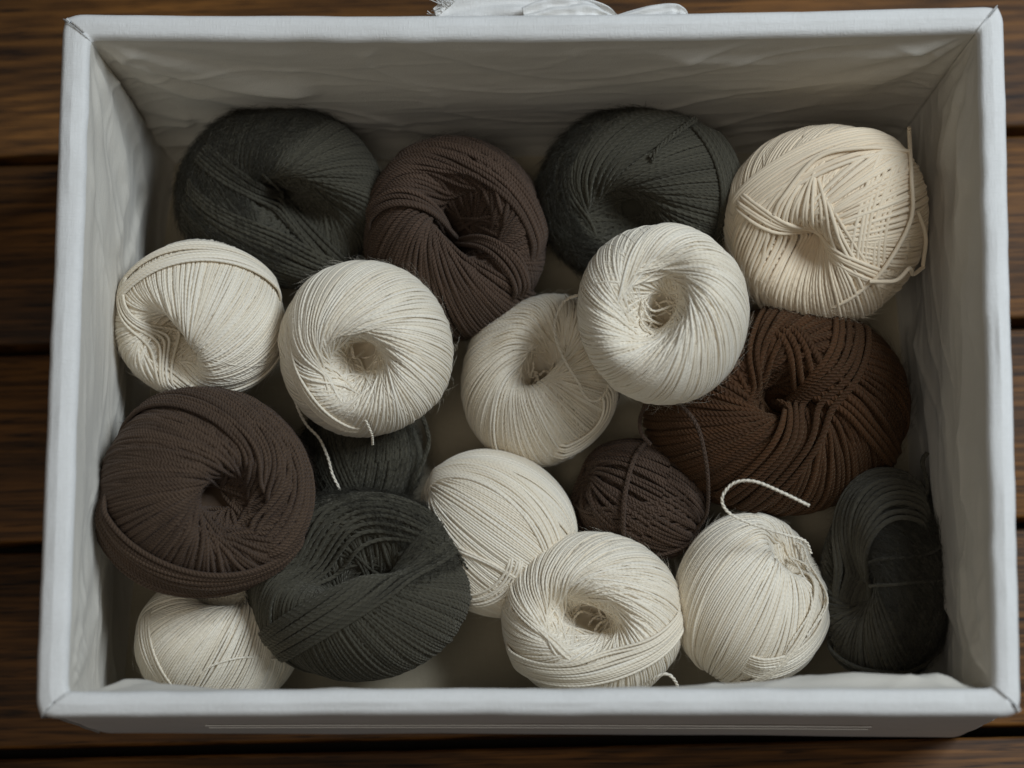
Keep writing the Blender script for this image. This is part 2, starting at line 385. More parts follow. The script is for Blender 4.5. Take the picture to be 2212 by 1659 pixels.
for j, h in enumerate(np.linspace(0, 1, MR)):
    base = top_q * (1 - h) + bq * h
    z = (H - rr) * (1 - h) + FL * h
    sag = math.sin(PI * h) ** .8
    L_ = np.where((side == 0) | (side == 2), .40, .30)
    env = np.clip(h / .08, 0, 1) * (1 - .15 * h)
    d = .0009 * vnoise(s_ * L_ / .07 + 3 * side, h * 9 + .8 * np.sin(s_ * 7 + side), 21) + .0002 * vnoise(s_ * L_ / .03 + 5 * side, h * 24 + 1.5 * s_, 22) \
        + .00012 * vnoise(s_ * L_ / .012, h * 40 + 2 * s_, 23)
    rn = 1 - np.abs(vnoise(s_ * L_ / .09 + 7 * side + h * 1.5, h * 7 + 1.2 * np.sin(s_ * 9 + side * 2), 71)); d = d + .0011 * rn ** 8
    rn = 1 - np.abs(vnoise(s_ * L_ / .045 + 3 * side - h * 2, h * 15 + s_ * 3, 72)); d = d + .0005 * rn ** 8
    d = d + np.where(side == 3, .001, .003) * sag * (4 * s_ * (1 - s_)) + .006 * np.clip((h - .82) / .18, 0, 1) ** 2
    flap = np.where(side == 2, np.clip(s_ / .05, 0, 1) * np.clip((.34 - s_) / .2, 0, 1) + .8 * np.clip((s_ - .84) / .08, 0, 1) * np.clip((.985 - s_) / .04, 0, 1), 0)
    d = d + .0075 * flap * math.exp(-((h - .13) / .075) ** 2)
    # radiating folds from the top corners
    for sgn in (0, 1):
        ds = (s_ if sgn == 0 else 1 - s_) * L_; dh = h * (H - FL)
        rad_ = np.hypot(ds, dh); th = np.arctan2(dh, ds + 1e-6)
        d = d + .0011 * np.exp(-((rad_ - .05) / .045) ** 2) * np.sin(th * 13 + side * 2 + sgn)
    p2 = pix(base)
    for (sd, path, amp, w1, w2) in creases:
        msk = side == sd
        if not msk.any(): continue
        dist, al = polydist(p2[msk], path)
        fall = np.where(dist > 0, np.exp(-(dist / w1) ** 2), np.exp(-(np.abs(dist) / w2) ** 1.3)) * np.clip(np.minimum(al, 1 - al) / .12, 0, 1)
        d[msk] = d[msk] + amp * fall
    endf = np.clip(np.minimum(s_, 1 - s_) / .012, 0, 1)
    q = base + inn * (d * env * (.25 + .75 * endf))[:, None]; q[:, 2] = z
    lin.append(q)
lining = ringmesh(lin, LINING, 'lining')
# lining floor: grid spanned by the last row
nx_, ny_ = 220, 160
a_, b_, c_, d__ = [q + norm((q - ctr) * [1, 1, 0]) * .006 for q in inner(FL)]
uu, vv = np.meshgrid(np.linspace(0, 1, nx_), np.linspace(0, 1, ny_))
G = (a_ * ((1 - uu) * (1 - vv))[..., None] + b_ * (uu * (1 - vv))[..., None] + c_ * (uu * vv)[..., None] + d__ * ((1 - uu) * vv)[..., None])
G[..., 2] = FL + .001 + .0012 * vnoise(uu * 9, vv * 6, 31) + .0005 * vnoise(uu * 25, vv * 18 + uu * 5, 32)
ii = np.arange(nx_ * ny_).reshape(ny_, nx_)
F = np.stack([ii[:-1, :-1], ii[1:, :-1], ii[1:, 1:], ii[:-1, 1:]], -1).reshape(-1, 4)
o = mesh_obj('lining_floor', G.reshape(-1, 3), F, cloth_mat('floor_lining', (.42, .36, .26), scale=1300, bump=.8, warm=(.30, .255, .18))); child_of(o, box)
# seams down the inside corners, mitre seams on the rim, stitched lines on the front
seam = MB()
for ci in (1,):
    col = np.array([lin[j][ci * NP_] for j in range(0, MR, 3)]); seam.add(col + np.array([0, 0, .0003]), norm(ctr - col), .00035, sides=5)
SEAMM = cloth_mat('seam_thread', (.33, .30, .26), scale=900)
seam.build('corner_seam', SEAMM, box)
for i in range(4):
    mb = MB(); p = qa[i * NP_] * .97 + qb[i * NP_] * .03; q = qb[i * NP_]
    P = p + (q - p) * np.linspace(0, 1, 12)[:, None]; P[:, 2] = H + .0012 * np.sin(PI * np.linspace(0, 1, 12)) - .0001; P[-1, 2] -= .0025; P[0, 2] -= .0012
    mb.add(P, np.array([0, 0, 1.]), .00022, sides=5)
    mb.build('mitre_seam', cloth_mat('rim_seam', (.60, .59, .56), scale=900) if i == 0 else bpy.data.materials['rim_seam'], box)
front = rows[13][NP_ * 2:NP_ * 3]
for zz in (.082, .066):
    q = loop(outer(zz), .008, NP_, bow_o)[NP_ * 2 + 28:NP_ * 3 - 32]
    mb = MB(); P = q + np.array([0, -.0008, 0]); mb.add(P, np.array([0, -1., 0]), .00042, sides=6); mb.build('stitched_piping', CANVAS, box)

# cloth handle tied behind the back edge
def ribbon(name, path, width, thick, mat, parent, ups=None, n=90, m=14, seed=1, ruff=.002):
    P = spline(path, n); T = norm(np.gradient(P, axis=0)); up = np.array([0, 0, 1.]); 
    S = norm(np.cross(T, up)); N = np.cross(S, T)
    wv = spline([(w_, 0, 0) for w_ in width], n)[:, 0]
    t = np.linspace(0, 1, n)[:, None]; v = np.linspace(-1, 1, m)[None]
    off = ruff * np.sin(v * 5 + t * 6 + seed) + ruff * .8 * vnoise(t * 9 + seed, v * 2.5 + 10, seed + 40)
    V = P[:, None] + S[:, None] * (wv[:, None, None] * v[..., None]) + N[:, None] * off[..., None] 
    Vb = V - N[:, None] * thick
    A = np.concatenate([V.reshape(-1, 3), Vb.reshape(-1, 3)])
    ii = np.arange(n * m).reshape(n, m); F = np.stack([ii[:-1, :-1], ii[:-1, 1:], ii[1:, 1:], ii[1:, :-1]], -1).reshape(-1, 4)
    F2 = F[:, ::-1] + n * m
    rim = np.concatenate([ii[0], ii[1:, -1], ii[-1, -2::-1], ii[-2:0:-1, 0]]); rn = np.roll(rim, -1)
    F3 = np.stack([rn, rim, rim + n * m, rn + n * m], 1)
    o = mesh_obj(name, A, np.concatenate([F, F2, F3]), mat); child_of(o, parent); return V
HZ = H - .012
yb = Qo[0][1] + .002
def atb(px, py, z=HZ): return at(px, py, z)
handle = ribbon('cloth_handle', [atb(940, 30), atb(1000, 8), atb(1090, 2), atb(1190, 8), atb(1290, 24), atb(1330, 40)], (.003, .007, .008, .0065, .004, .002), .0010, CANVAS, box, seed=2, ruff=.0012)
ribbon('cloth_handle', [atb(1130, 30, H - .006), atb(1180, 20, H - .006), atb(1235, 19, H - .006), atb(1275, 22, H - .007), atb(1310, 36, H - .01)], (.003, .0045, .0045, .004, .002), .0010, CANVAS, box, seed=5, ruff=.0009)
ribbon('cloth_handle', [atb(1320, 44), atb(1380, 33), atb(1440, 26), atb(1468, 30), atb(1480, 40)], (.002, .0035, .004, .0035, .002), .0010, CANVAS, box, seed=9, ruff=.0008)
fr = MB()
for k in range(46):
    f = rng.rand(); a = atb(930 + 40 * f, 34 - 34 * f, HZ); dirv = norm(np.array([-1, .55, 0]) + rng.normal(0, .35, 3))
    L = rng.uniform(.003, .008); tt = np.linspace(0, 1, 8)[:, None]
    P = a + dirv * L * tt + np.array([0, 0, 1]) * .001 * np.sin(tt * 5 + k) + rng.normal(0, .0015, 3) * tt ** 2 - np.array([-.003, .001, 0])
    fr.add(P, np.array([0, 0, 1.]), .00022, sides=4)
fr.build('frayed_edge', CANVAS, box)

# ------------------------------------------------------------------ yarn balls
def frame_from(axis):
    z = norm(np.array(axis, float)); x = np.array([1., 0, 0]) if abs(z[0]) < .8 else np.array([0, 1., 0])
    x = norm(x - z * (x @ z)); y = np.cross(z, x); return np.stack([x, y, z], 1)
class Ball:
    def __init__(s, name, label, kind, px, py, rx, ry, zc, roll=0, rz=None, hole=(0, 0), dim=.7, w=.45, d=None, layers=2.0, seed=1, group=None, lump=.02, cat='yarn ball', back=False, dim2=None, ell=0., elp=0.):
        s.ell = ell; s.hole = hole
        s.kind = kind; s.d = d or D_.get(kind, D_['brown']); s.seed = seed
        s.C = at(px, py, zc); ez = norm(CAM_LOC - s.C); dist = (CAM_LOC - s.C) @ RC[:, 2]
        ex = norm(np.cross(RC[:, 1], ez)); ey = np.cross(ez, ex); s.B = np.stack([ex, ey, ez], 1)
        k = SC / FP * dist; s.rx = rx * k; s.ry = ry * k; s.rz = (rz or (rx + ry) / 2) * k
        s.Rm = (s.rx + s.ry + s.rz) / 3
        a = R(roll); Rr = np.array([[math.cos(a), -math.sin(a), 0], [math.sin(a), math.cos(a), 0], [0, 0, 1]])
        s.M = s.B @ Rr @ np.diag([s.rx, s.ry, s.rz]) @ Rr.T
        s.px, s.py, s.prx, s.pry = px, py, rx, ry
        hx, hy = hole; hz = math.sqrt(max(0, 1 - hx * hx - hy * hy)) * (-1 if back else 1)
        s.A = frame_from((hx, hy, hz)); s.dim = dim; s.w = w; pv = s.A.T @ np.array([math.cos(R(elp)), math.sin(R(elp)), 0]); s.elp = math.atan2(pv[1], pv[0]); s.dim2 = min(dim, .35) if dim2 is None else dim2
        s.base = 1 - layers * s.d / s.Rm - .002; s.mb = MB(); s.name = name; s.lump = lump
        low = s.C - np.array([0, 0, 1]) * s.rz
        s.root = empty(name, (float(s.C[0]), float(s.C[1]), float(max(FL, low[2])))); s.root['label'] = label; s.root['category'] = cat
        if group: s.root['group'] = group
        s.t = 0.
        r = np.random.RandomState(seed + 500); s.lp = r.uniform(0, 6.28, (4, 3)); s.lf = r.uniform(1.2, 3.2, (4, 3))
    def prof(s, th, ph):
        th2 = PI - th; k = 1 - s.ell * np.cos(2 * (ph - s.elp))
        z = np.cos(th) * (1 - s.dim * np.exp(-(th * k / s.w) ** 2) - s.dim2 * np.exp(-(th2 / s.w) ** 2)) - (.45 if s.dim > .88 else 0) * np.exp(-(th * k / .17) ** 2)
        return np.sin(th), z
    def surf(s, D, off):
        """D directions in the view frame (...,3); off extra offset in metres -> world points, world normals"""
        m = D @ s.A; th = np.arccos(np.clip(m[..., 2], -1, 1)); ph = np.arctan2(m[..., 1], m[..., 0])
        r_, z_ = s.prof(th, ph); e = 1e-3; r1, z1 = s.prof(th + e, ph); r0, z0 = s.prof(th - e, ph)
        nr, nz = -(z1 - z0), (r1 - r0); l = np.hypot(nr, nz) + 1e-9; nr, nz = nr / l, nz / l
        q = np.stack([r_ * np.cos(ph), r_ * np.sin(ph), z_], -1); nn = np.stack([nr * np.cos(ph), nr * np.sin(ph), nz], -1)
        lum = 1
        for a in range(4): lum = lum + s.lump * .5 * np.sin(D @ s.lf[a] + s.lp[a, 0])
        q = (q * s.base * (lum[..., None] if not np.isscalar(lum) else 1)) + nn * (np.asarray(off)[..., None] / s.Rm)
        q = q @ s.A.T; nn = nn @ s.A.T
        P = s.C + q @ s.M.T; N = norm(nn @ np.linalg.inv(s.M)); return P, N
    def core(s, off=None):
        nth, nph = 60, 90
        th, ph = np.meshgrid(np.linspace(.001, PI - .001, nth), np.arange(nph) / nph * 2 * PI, indexing='ij')
        D = np.stack([np.sin(th) * np.cos(ph), np.sin(th) * np.sin(ph), np.cos(th)], -1) @ s.A.T
        P, _ = s.surf(D, np.full(th.shape, -.35 * s.d if off is None else off))
        i = np.arange(nth * nph).reshape(nth, nph)
        F = np.stack([i[:-1], i[1:], np.roll(i, -1, 1)[1:], np.roll(i, -1, 1)[:-1]], -1).reshape(-1, 4)
        s.mb.raw(P.reshape(-1, 3), F)
    def wind(s, incl=74, turns=1.0, phi0=0, axis=None, hgt=1.3, dens=1.07, jit=.28, ijit=1.5, n=104, start=None, rscale=1.0, closed=False, n_loops=None, offc=0., drift=0, half=0):
        """wind the strand round and round: loops tilted by incl to the ball's waist, precessing round its axis"""
        r = np.random.RandomState(s.seed * 13 + int(incl * 7 + phi0 * 3 + turns * 11))
        A = s.A if axis is None else frame_from((axis[0], axis[1], (axis[2] if len(axis) > 2 else math.sqrt(max(0, 1 - axis[0] ** 2 - axis[1] ** 2)))))
        si = math.sin(R(incl)); K = n_loops or int(max(4, 2 * PI * s.Rm * abs(turns) * si / s.d * dens / .92))
        k = np.arange(K)[:, None]; t = np.linspace(0, 2 * PI, n)[None]
        if half:
            n = 72; t = np.linspace(-PI / 2 - .4, PI / 2 + .45, n)[None]
            if half < 0: t = PI - t
        g = (k + t / (2 * PI)) / K
        # clumps: the winder's hand makes groups of loops bunch and part
        gj = .9 * snoise(k * .55, s.seed + 3, ((1, .5), (.31, .9), (2.2, .3))) 
        phi = R(phi0) + 2 * PI * turns * (g + jit * (gj + r.normal(0, .35, (K, 1))) / K)
        inc = R(incl) + R(ijit) * (snoise(k * .12, s.seed + 9) + r.normal(0, .45, (K, 1))) + R(drift) * g
        inc = inc + R(.5) * np.sin(t * 3 + r.uniform(0, 6.28, (K, 1)))
        x, y = np.cos(t), np.sin(t) * np.cos(inc); z = np.sin(t) * np.sin(inc) + offc + 0 * x
        if offc:
            q = np.sqrt(max(0, 1 - offc ** 2)); x, y, z = x * q, y * q, np.sin(t) * np.sin(inc) * q + offc * np.cos(inc); y = y - offc * np.sin(inc)
        D = np.stack([x * np.cos(phi) - y * np.sin(phi), x * np.sin(phi) + y * np.cos(phi), z], -1) @ A.T
        D = norm(D)
        st = s.t if start is None else start
        off = s.d * (st + hgt * abs(turns) * g + .10 * r.normal(0, 1, (K, 1)) + .08 * np.sin(t * 2 + r.uniform(0, 6.28, (K, 1))))
        c = np.abs(np.cos(t)); sm = lambda a, b_, x: np.clip((a - x) / (a - b_), 0, 1)
        kk = np.arange(K)[:, None]
        off = off - s.d * (.75 * (kk % 2 == 1) * sm(.72, .5, c) + .75 * (kk % 4 == 2) * sm(.42, .28, c) + .6 * (kk % 8 == 4) * sm(.22, .12, c))
        if half:
            te = np.abs(np.where(half < 0, PI - t, t)) - PI / 2
            off = off - s.d * 3.2 * np.clip((te + .12) / .5, 0, 1) ** 1.5
            if abs(turns) < .95:  # the first and last loops of a partial layer settle down onto the layer below
                off = off - s.d * .5 * np.clip(1 - np.minimum(kk, K - 1 - kk) / 3., 0, 1)
        P, N = s.surf(D, off); s.t = st + hgt * abs(turns)
        s.mb.add(P, N, s.d * .485 * rscale * (1 + .04 * r.normal(0, 1, (K, 1))), sides=6)
        s.P = P; s.N = N
    def dirpx(s, px, py):
        """direction (view frame) of the point of the ball's near side seen at a given place"""
        x = (px - s.px) / s.prx; y = -(py - s.py) / s.pry; r2 = x * x + y * y
        if r2 > .995: k = math.sqrt(.995 / r2); x *= k; y *= k; r2 = .995
        return np.array([x, y, math.sqrt(1 - r2)])
    def band(s, a, b, c, k=5, lift=None, full=False, ext=.55, spread=1.0, dd=1.0, n=90, conv=.0):
        """k strands side by side along the circle through three points of the surface"""
        A, B_, C_ = (s.dirpx(*q) for q in (a, b, c))
        nrm = norm(np.cross(B_ - A, C_ - A)); o = nrm @ A
        if nrm[2] < 0: nrm = -nrm; o = -o
        x = norm(A - nrm * o); y = np.cross(nrm, x)
        an = lambda v: math.atan2((v - nrm * o) @ y, (v - nrm * o) @ x)
        tb, tc = an(B_) % (2 * PI), an(C_) % (2 * PI)
        if tc < tb: tb -= 2 * PI; tc -= 2 * PI
        t0, t1 = (0, 2 * PI) if full else ((-ext, tc + ext) if tc > 0 else (ext, tc - ext))
        t = np.linspace(t0, t1, n)[None]; lift = s.t if lift is None else lift
        r = np.random.RandomState(s.seed + int(a[0]) + k)
        kk = np.arange(k)[:, None]; 
        o_k = o + (kk - (k - 1) / 2) * s.d / s.Rm * .92 * spread * (1 - conv * np.abs(np.linspace(-1, 1, n))[None] ** 2) + .25 * s.d / s.Rm * np.sin(t * 2.5 + r.uniform(0, 6.28, (k, 1)))
        o_k = np.clip(o_k, -.985, .985); q = np.sqrt(1 - o_k ** 2)
        D = (np.cos(t) * q)[..., None] * x + (np.sin(t) * q)[..., None] * y + o_k[..., None] * nrm
        tuck = 0 if full else np.clip(1 - np.minimum(t - min(t0, t1), max(t0, t1) - t) / .6, 0, 1) ** 1.3 * 6
        off = s.d * (lift + .45 + .2 * r.rand(k, 1) + .15 * np.sin(t * 4 + kk) - tuck)
        P, N = s.surf(D, off); s.mb.add(P, N, s.d * .54 * dd, sides=7)
    def strand(s, pts, lift=1.0, n=60, name='loose_strand', plies=2, sep=True, rs=1.0, mat=None):
        """a loose strand lying on or over the surface; points (px, py[, extra lift in strand widths])"""
        P = []; Nn = []
        for q in pts:
            D = s.dirpx(q[0], q[1]); e = q[2] if len(q) > 2 else 0
            p, nn = s.surf(D, np.array(s.d * (s.t + lift + e))); P.append(p); Nn.append(nn)
        P = spline(P, n); mb = MB() if sep else s.mb
        plies = 1 if s.kind == 'cream' else plies
        twisted(mb, P, s.d * .52 * rs, plies=plies, pitch=s.d * 3.2, N0=norm(CAM_LOC - s.C))
        if sep: mb.build(name, mat or YM[s.kind], s.root)
    def mess(s, cx, cy, rad, k=6, amp=.5, depth=(.22, .5), seed=0):
        """loose inner loops showing in the centre hole"""
        r = np.random.RandomState(seed + s.seed); mb = MB()
        hr = rad / s.prx
        for i in range(k):
            a0 = r.uniform(0, 6.28); m = 5; L = []
            cc = r.normal(0, hr * .6, 2); w_ = r.uniform(.35, .9) * hr; zb = r.uniform(*depth)
            for j in range(m):
                a0 += r.uniform(.3, 1.3) * (1 if i % 2 else -1); rr_ = w_ * r.uniform(.8, 1.25)
                q = np.array([cc[0] + rr_ * math.cos(a0), cc[1] + rr_ * math.sin(a0), zb + r.normal(0, .04) - .25 * (abs(j - 2) == 2)])
                L.append(s.C + s.M @ (s.A @ q))
            twisted(mb, spline(L, 80), s.d * .5, plies=2, pitch=s.d * 3, N0=s.B[:, 2])
        mb.build('inner_loops', YM[s.kind], s.root)
    def fuzz(s, k, L=(.003, .009), rad=.00007, lift=(0, .0012), out=.4):
        r = np.random.RandomState(s.seed + 77); K, n, _ = s.P.shape
        a = r.randint(0, K, k); b = r.randint(2, n - 2, k)
        p = s.P[a, b]; N = s.N[a, b]; T = norm(s.P[a, b + 1] - s.P[a, b - 1]); S = np.cross(N, T)
        keep = (N @ s.B[:, 2]) > -.35; p, N, T, S = p[keep], N[keep], T[keep], S[keep]; k = len(p)
        ang = r.normal(0, .55, k)[:, None]; dr = norm(T * np.cos(ang) + S * np.sin(ang)); cv = norm(np.cross(N, dr))
        Ls = r.uniform(*L, k)[:, None]; st = r.uniform(*lift, k)[:, None]; o_ = np.abs(r.normal(0, out, k))[:, None]; c_ = r.normal(0, .5, k)[:, None]
        t = np.linspace(0, 1, 5); P = np.stack([p + N * s.d * .45 + dr * Ls * x + N * (st * x + o_ * Ls * x - .5 * o_ * Ls * x * x) + cv * c_ * Ls * x * x for x in t], 1)
        NN = np.broadcast_to(N[:, None], P.shape)
        s.mb.add(P, NN, rad * np.array([1, 1, .9, .7, .3])[None], sides=3)
    def done(s):
        V = np.concatenate(s.mb.V); o = s.mb.build('winding', YM[s.kind], s.root); s.w_obj = o
        if DEBUG:
            z = V[:, 2]; f = np.clip(z / H, 0, 1)[:, None]; q0, q1 = inner(.0001), Qi
            r_ = []
            for i in range(4):
                a = q0[i] * (1 - f) + q1[i] * f; b_ = q0[(i + 1) % 4] * (1 - f) + q1[(i + 1) % 4] * f
                e = (b_ - a)[:, :2]; e = e / np.linalg.norm(e, axis=1)[:, None]; dd = V[:, :2] - a[:, :2]
                r_.append((-(e[:, 0] * dd[:, 1] - e[:, 1] * dd[:, 0])).min() * 1000)
            print('BALL', s.px, s.py, 'clear mm back/right/front/left', np.round(r_, 1), 'zmin', round(z.min() * 1000, 1), 'zmax', round(z.max() * 1000, 1), 'R', np.round([s.rx * 1000, s.ry * 1000, s.rz * 1000]))
        return s
#BALLS
WG = 'white cotton yarn balls lying in the box'; GG = 'charcoal wool yarn balls lying in the box'; BG = 'brown yarn balls lying in the box'

# --- charcoal, back left
b = Ball('yarn_ball', 'large charcoal fuzzy yarn ball in the back left corner with a long open hollow', 'gray', 612, 425, 224, 196, .058, rz=170, hole=(.12, -.22), dim=.95, w=.44, ell=.35, elp=-30, seed=3, group=GG)
b.core(); b.wind(80, 1.0, 20, start=.0, hgt=.5); b.wind(66, 1.0, 200, hgt=.9, half=1); b.wind(60, .40, 60, hgt=1.6, half=1)
b.band((440, 330), (600, 470), (760, 600), k=6, lift=b.t - .3, spread=1.1)
b.band((400, 440), (560, 560), (740, 625), k=16, lift=b.t - .2)
b.strand([(560, 370), (610, 420), (660, 480), (720, 540)], .4); b.fuzz(15000); b.done()
# --- brown, back middle
b = Ball('yarn_ball', 'dark brown rope-like yarn ball at the back between two charcoal balls', 'brown', 984, 520, 206, 222, .056, rz=195, hole=(.10, .30), dim=.9, w=.38, ell=.3, elp=-50, seed=5, group=BG)
b.core(); b.wind(80, 1.0, 0, hgt=.5); b.wind(68, 1.0, 150, hgt=.9, half=-1); b.wind(60, .42, 200, hgt=1.6, half=-1)
b.band((800, 470), (960, 440), (1120, 620), k=4, lift=b.t, spread=1.05)
b.band((850, 350), (1010, 330), (1165, 520), k=9, lift=b.t - .5, conv=.3)
b.fuzz(1500, rad=.00004); b.done()
# --- charcoal, back right of middle
b = Ball('yarn_ball', 'charcoal fuzzy yarn ball against the back wall partly covered by a white ball', 'gray', 1388, 425, 226, 192, .060, rz=170, hole=(-.28, -.36), dim=.7, w=.45, seed=11, group=GG)
b.core(); b.wind(80, 1.0, 40, hgt=.5); b.wind(67, 1.0, 120, hgt=.9, half=1); b.wind(60, .4, 100, hgt=1.6, half=1)
b.band((1500, 600), (1580, 440), (1520, 280), k=12, lift=b.t - .2)
b.strand([(1492, 268, 1), (1465, 290, 1), (1430, 318, .6), (1402, 345, 0)], .6); b.strand([(1495, 274, 1), (1462, 298, 1), (1420, 330, .6), (1408, 352, 0)], .8); b.fuzz(15000); b.done()
# --- cream, back right
b = Ball('yarn_ball', 'soft cream yarn ball with crisscross wrap strands in the back right corner', 'cream', 1784, 478, 236, 216, .078, roll=38, rz=190, hole=(-.26, -.36), dim=.75, w=.30, seed=17)
b.core(); b.wind(81, 1.0, 0, hgt=.5); b.wind(77, 1.0, 60, ijit=2, hgt=.9, half=1)
b.wind(66, .30, 20, axis=(.30, .42), ijit=1.5, hgt=1.2, half=-1); b.wind(62, .22, 190, axis=(.45, -.2), ijit=1.5, hgt=1.2, half=1, start=b.t - .8)
b.band((1950, 330), (1905, 420), (1880, 620), k=8, lift=b.t - .5)
b.band((1590, 455), (1760, 335), (1960, 330), k=13, lift=b.t - .3, conv=.5)
b.band((1600, 430), (1740, 520), (1905, 600), k=5, lift=b.t + .1, conv=.3)
b.strand([(1668, 455), (1690, 425), (1760, 350), (1860, 335), (1960, 345)], .9)
b.strand([(1662, 462), (1632, 540), (1640, 620), (1650, 668)], .9)
b.strand([(1965, 285, 3), (1950, 320, 1.5), (1962, 400), (1965, 480), (1925, 560), (1880, 610), (1800, 655), (1660, 670)], 1.0)
b.strand([(1880, 600, .5), (1920, 590, 3), (1945, 570, 3), (1960, 585, 2), (1990, 578, 1)], 1.2)
b.strand([(1990, 575, 1), (1995, 520, .5), (1980, 470)], 1.0)
b.fuzz(4000, rad=.00005); b.done()
# --- white, left
b = Ball('yarn_ball', 'white cotton yarn ball against the left wall with a pinched hollow low on its side', 'white', 433, 690, 187, 176, .082, rz=175, hole=(-.50, -.42), dim=.92, w=.34, ell=.25, elp=120, seed=23, group=WG)
b.core(); b.wind(80, 1.0, 0, hgt=.5); b.wind(71, 1.0, 100, hgt=.9, half=-1, jit=.4); b.wind(66, .4, 10, hgt=1.6, half=-1)
b.band((262, 640), (420, 560), (600, 620), k=6, lift=b.t, conv=.4); b.band((258, 600), (440, 535), (600, 600), k=5, lift=b.t - .2, conv=.3)
b.band((268, 600), (300, 760), (360, 840), k=5, lift=b.t - .2)
b.fuzz(700, rad=.00003); b.done()
# --- white, second from left with a round hole
b = Ball('yarn_ball', 'white cotton yarn ball with a clean round centre hole, right of the leftmost white ball', 'white', 788, 758, 190, 196, .084, roll=0, rz=180, hole=(-.16, -.22), dim=.95, w=.34, ell=.12, elp=20, seed=29, group=WG)
b.core(); b.wind(79, 1.0, 0, hgt=.5); b.wind(70, 1.0, 170, hgt=.9, half=1, jit=.35); b.wind(64, .5, 320, hgt=1.6, half=1)
b.band((640, 660), (648, 840), (760, 935), k=5, lift=b.t - 1.2, conv=.6, spread=1.3)
b.mess(748, 800, 44, k=12, seed=1, depth=(-.2, .25))
b.fuzz(700, rad=.00003); b.done()
mb = MB(); P = spline([at(632, 850, .082), at(648, 893, .078), at(664, 920, .075), at(690, 948, .072), at(708, 988, .070), at(718, 1024, .068), at(733, 1056, .067), at(742, 1084, .0655)], 120)
twisted(mb, P, .00075, plies=2, pitch=.0045); mb.build('loose_strand', YM['white'], b.root)
b.strand([(790, 900, .5), (802, 926, .8), (804, 948, 1.)], .6)
# --- white, middle lower one
b = Ball('yarn_ball', 'white cotton yarn ball with a ragged hollow, half tucked under the topmost white ball', 'white', 1175, 822, 174, 190, .046, roll=-20, rz=170, hole=(-.08, .36), dim=.92, w=.29, ell=.25, elp=45, seed=31, group=WG)
b.core(); b.wind(79, 1.0, 0, hgt=.5); b.wind(75, 1.0, 60, hgt=.9, half=-1, jit=.5); b.wind(69, .45, 180, hgt=1.6, half=-1)
b.band((1310, 850), (1300, 930), (1220, 985), k=6, lift=b.t - .6, conv=.4)
b.mess(1162, 742, 44, k=12, seed=4, depth=(-.2, .32))
mb = MB(); P = spline([at(1290, 632, .085), at(1255, 636, .088), at(1220, 650, .090), at(1200, 690, .091), at(1202, 735, .092), at(1224, 785, .094), at(1250, 825, .093), at(1262, 852, .092), at(1278, 865, .091), at(1297, 860, .089), at(1312, 840, .084)], 140)
twisted(mb, P, .0008, plies=2, pitch=.0045); mb.build('loose_strand', YM['white'], b.root)
b.fuzz(700, rad=.00003); b.done()
# --- white, topmost in the middle
b = Ball('yarn_ball', 'topmost white cotton yarn ball with messy curls in its wide centre hole', 'white', 1428, 676, 189, 200, .108, rz=180, hole=(-.10, .16), dim=.95, w=.44, ell=.2, elp=60, seed=37, group=WG)
b.core(); b.wind(77, 1.0, 0, hgt=.5); b.wind(67, 1.0, 80, hgt=.9, half=1, jit=.5, ijit=2); b.wind(61, .45, 230, hgt=1.6, half=1, jit=.4)
b.mess(1400, 645, 66, k=18, seed=2, depth=(-.15, .4))
b.fuzz(900, rad=.00003); b.done()
# --- rust brown, right
b = Ball('yarn_ball', 'big rust brown yarn ball of thick strands at the right wall under the cream ball', 'rust', 1672, 884, 294, 234, .052, rz=205, hole=(.09, .16), dim=.85, w=.25, seed=41, lump=.03)
b.core(); b.wind(80, 1.0, 0, ijit=2, hgt=.5); b.wind(76, 1.0, 90, ijit=2, hgt=.9, half=1, jit=.5); b.wind(70, .4, 300, ijit=2, hgt=1.5, half=1)
b.band((1590, 1080), (1760, 900), (1830, 700), k=6, lift=b.t - .2, spread=1.1)
b.band((1700, 720), (1830, 860), (1940, 1000), k=4, lift=b.t - .4)
b.strand([(1650, 870, .5), (1690, 900, 1), (1730, 905, .5), (1712, 860, 0), (1690, 830, -1)], .2)
b.fuzz(2500, rad=.00005); b.done()
# --- plum brown, left
b = Ball('yarn_ball', 'big plum brown yarn ball resting at the left wall above a half hidden white ball', 'plum', 437, 1066, 237, 224, .098, rz=205, hole=(.36, -.14), dim=.85, w=.34, seed=43)
b.core(); b.wind(80, 1.0, 0, ijit=1.5, hgt=.5); b.wind(72, 1.0, 290, hgt=.9, half=-1, jit=.4); b.wind(66, .5, 120, hgt=1.5, half=-1)
b.band((560, 900), (640, 1010), (590, 1180), k=9, lift=b.t - .5, conv=.5); b.band((214, 1120), (395, 1268), (640, 1185), k=15, lift=b.t - .5, conv=.5)
b.fuzz(1500, rad=.00004); b.done()
# --- charcoal, mostly hidden
b = Ball('yarn_ball', 'mostly hidden charcoal yarn ball beneath the round-holed white ball', 'gray', 778, 990, 130, 130, .036, rz=108, hole=(-.1, .99), dim=.5, w=.4, seed=47, group=GG)
b.core(); b.wind(82, 1.0, 0, hgt=.5); b.wind(74, 1.0, 80, hgt=2.1)
mb = MB(); P = spline([at(905, 890, .055), at(918, 915, .056), at(926, 955, .052), at(913, 1000, .050), at(898, 1035, .048), at(886, 1070, .044)], 80)
twisted(mb, P, .0011, plies=3, pitch=.006); mb.build('loose_strand', YM['gray'], b.root)
b.fuzz(7000); b.done()
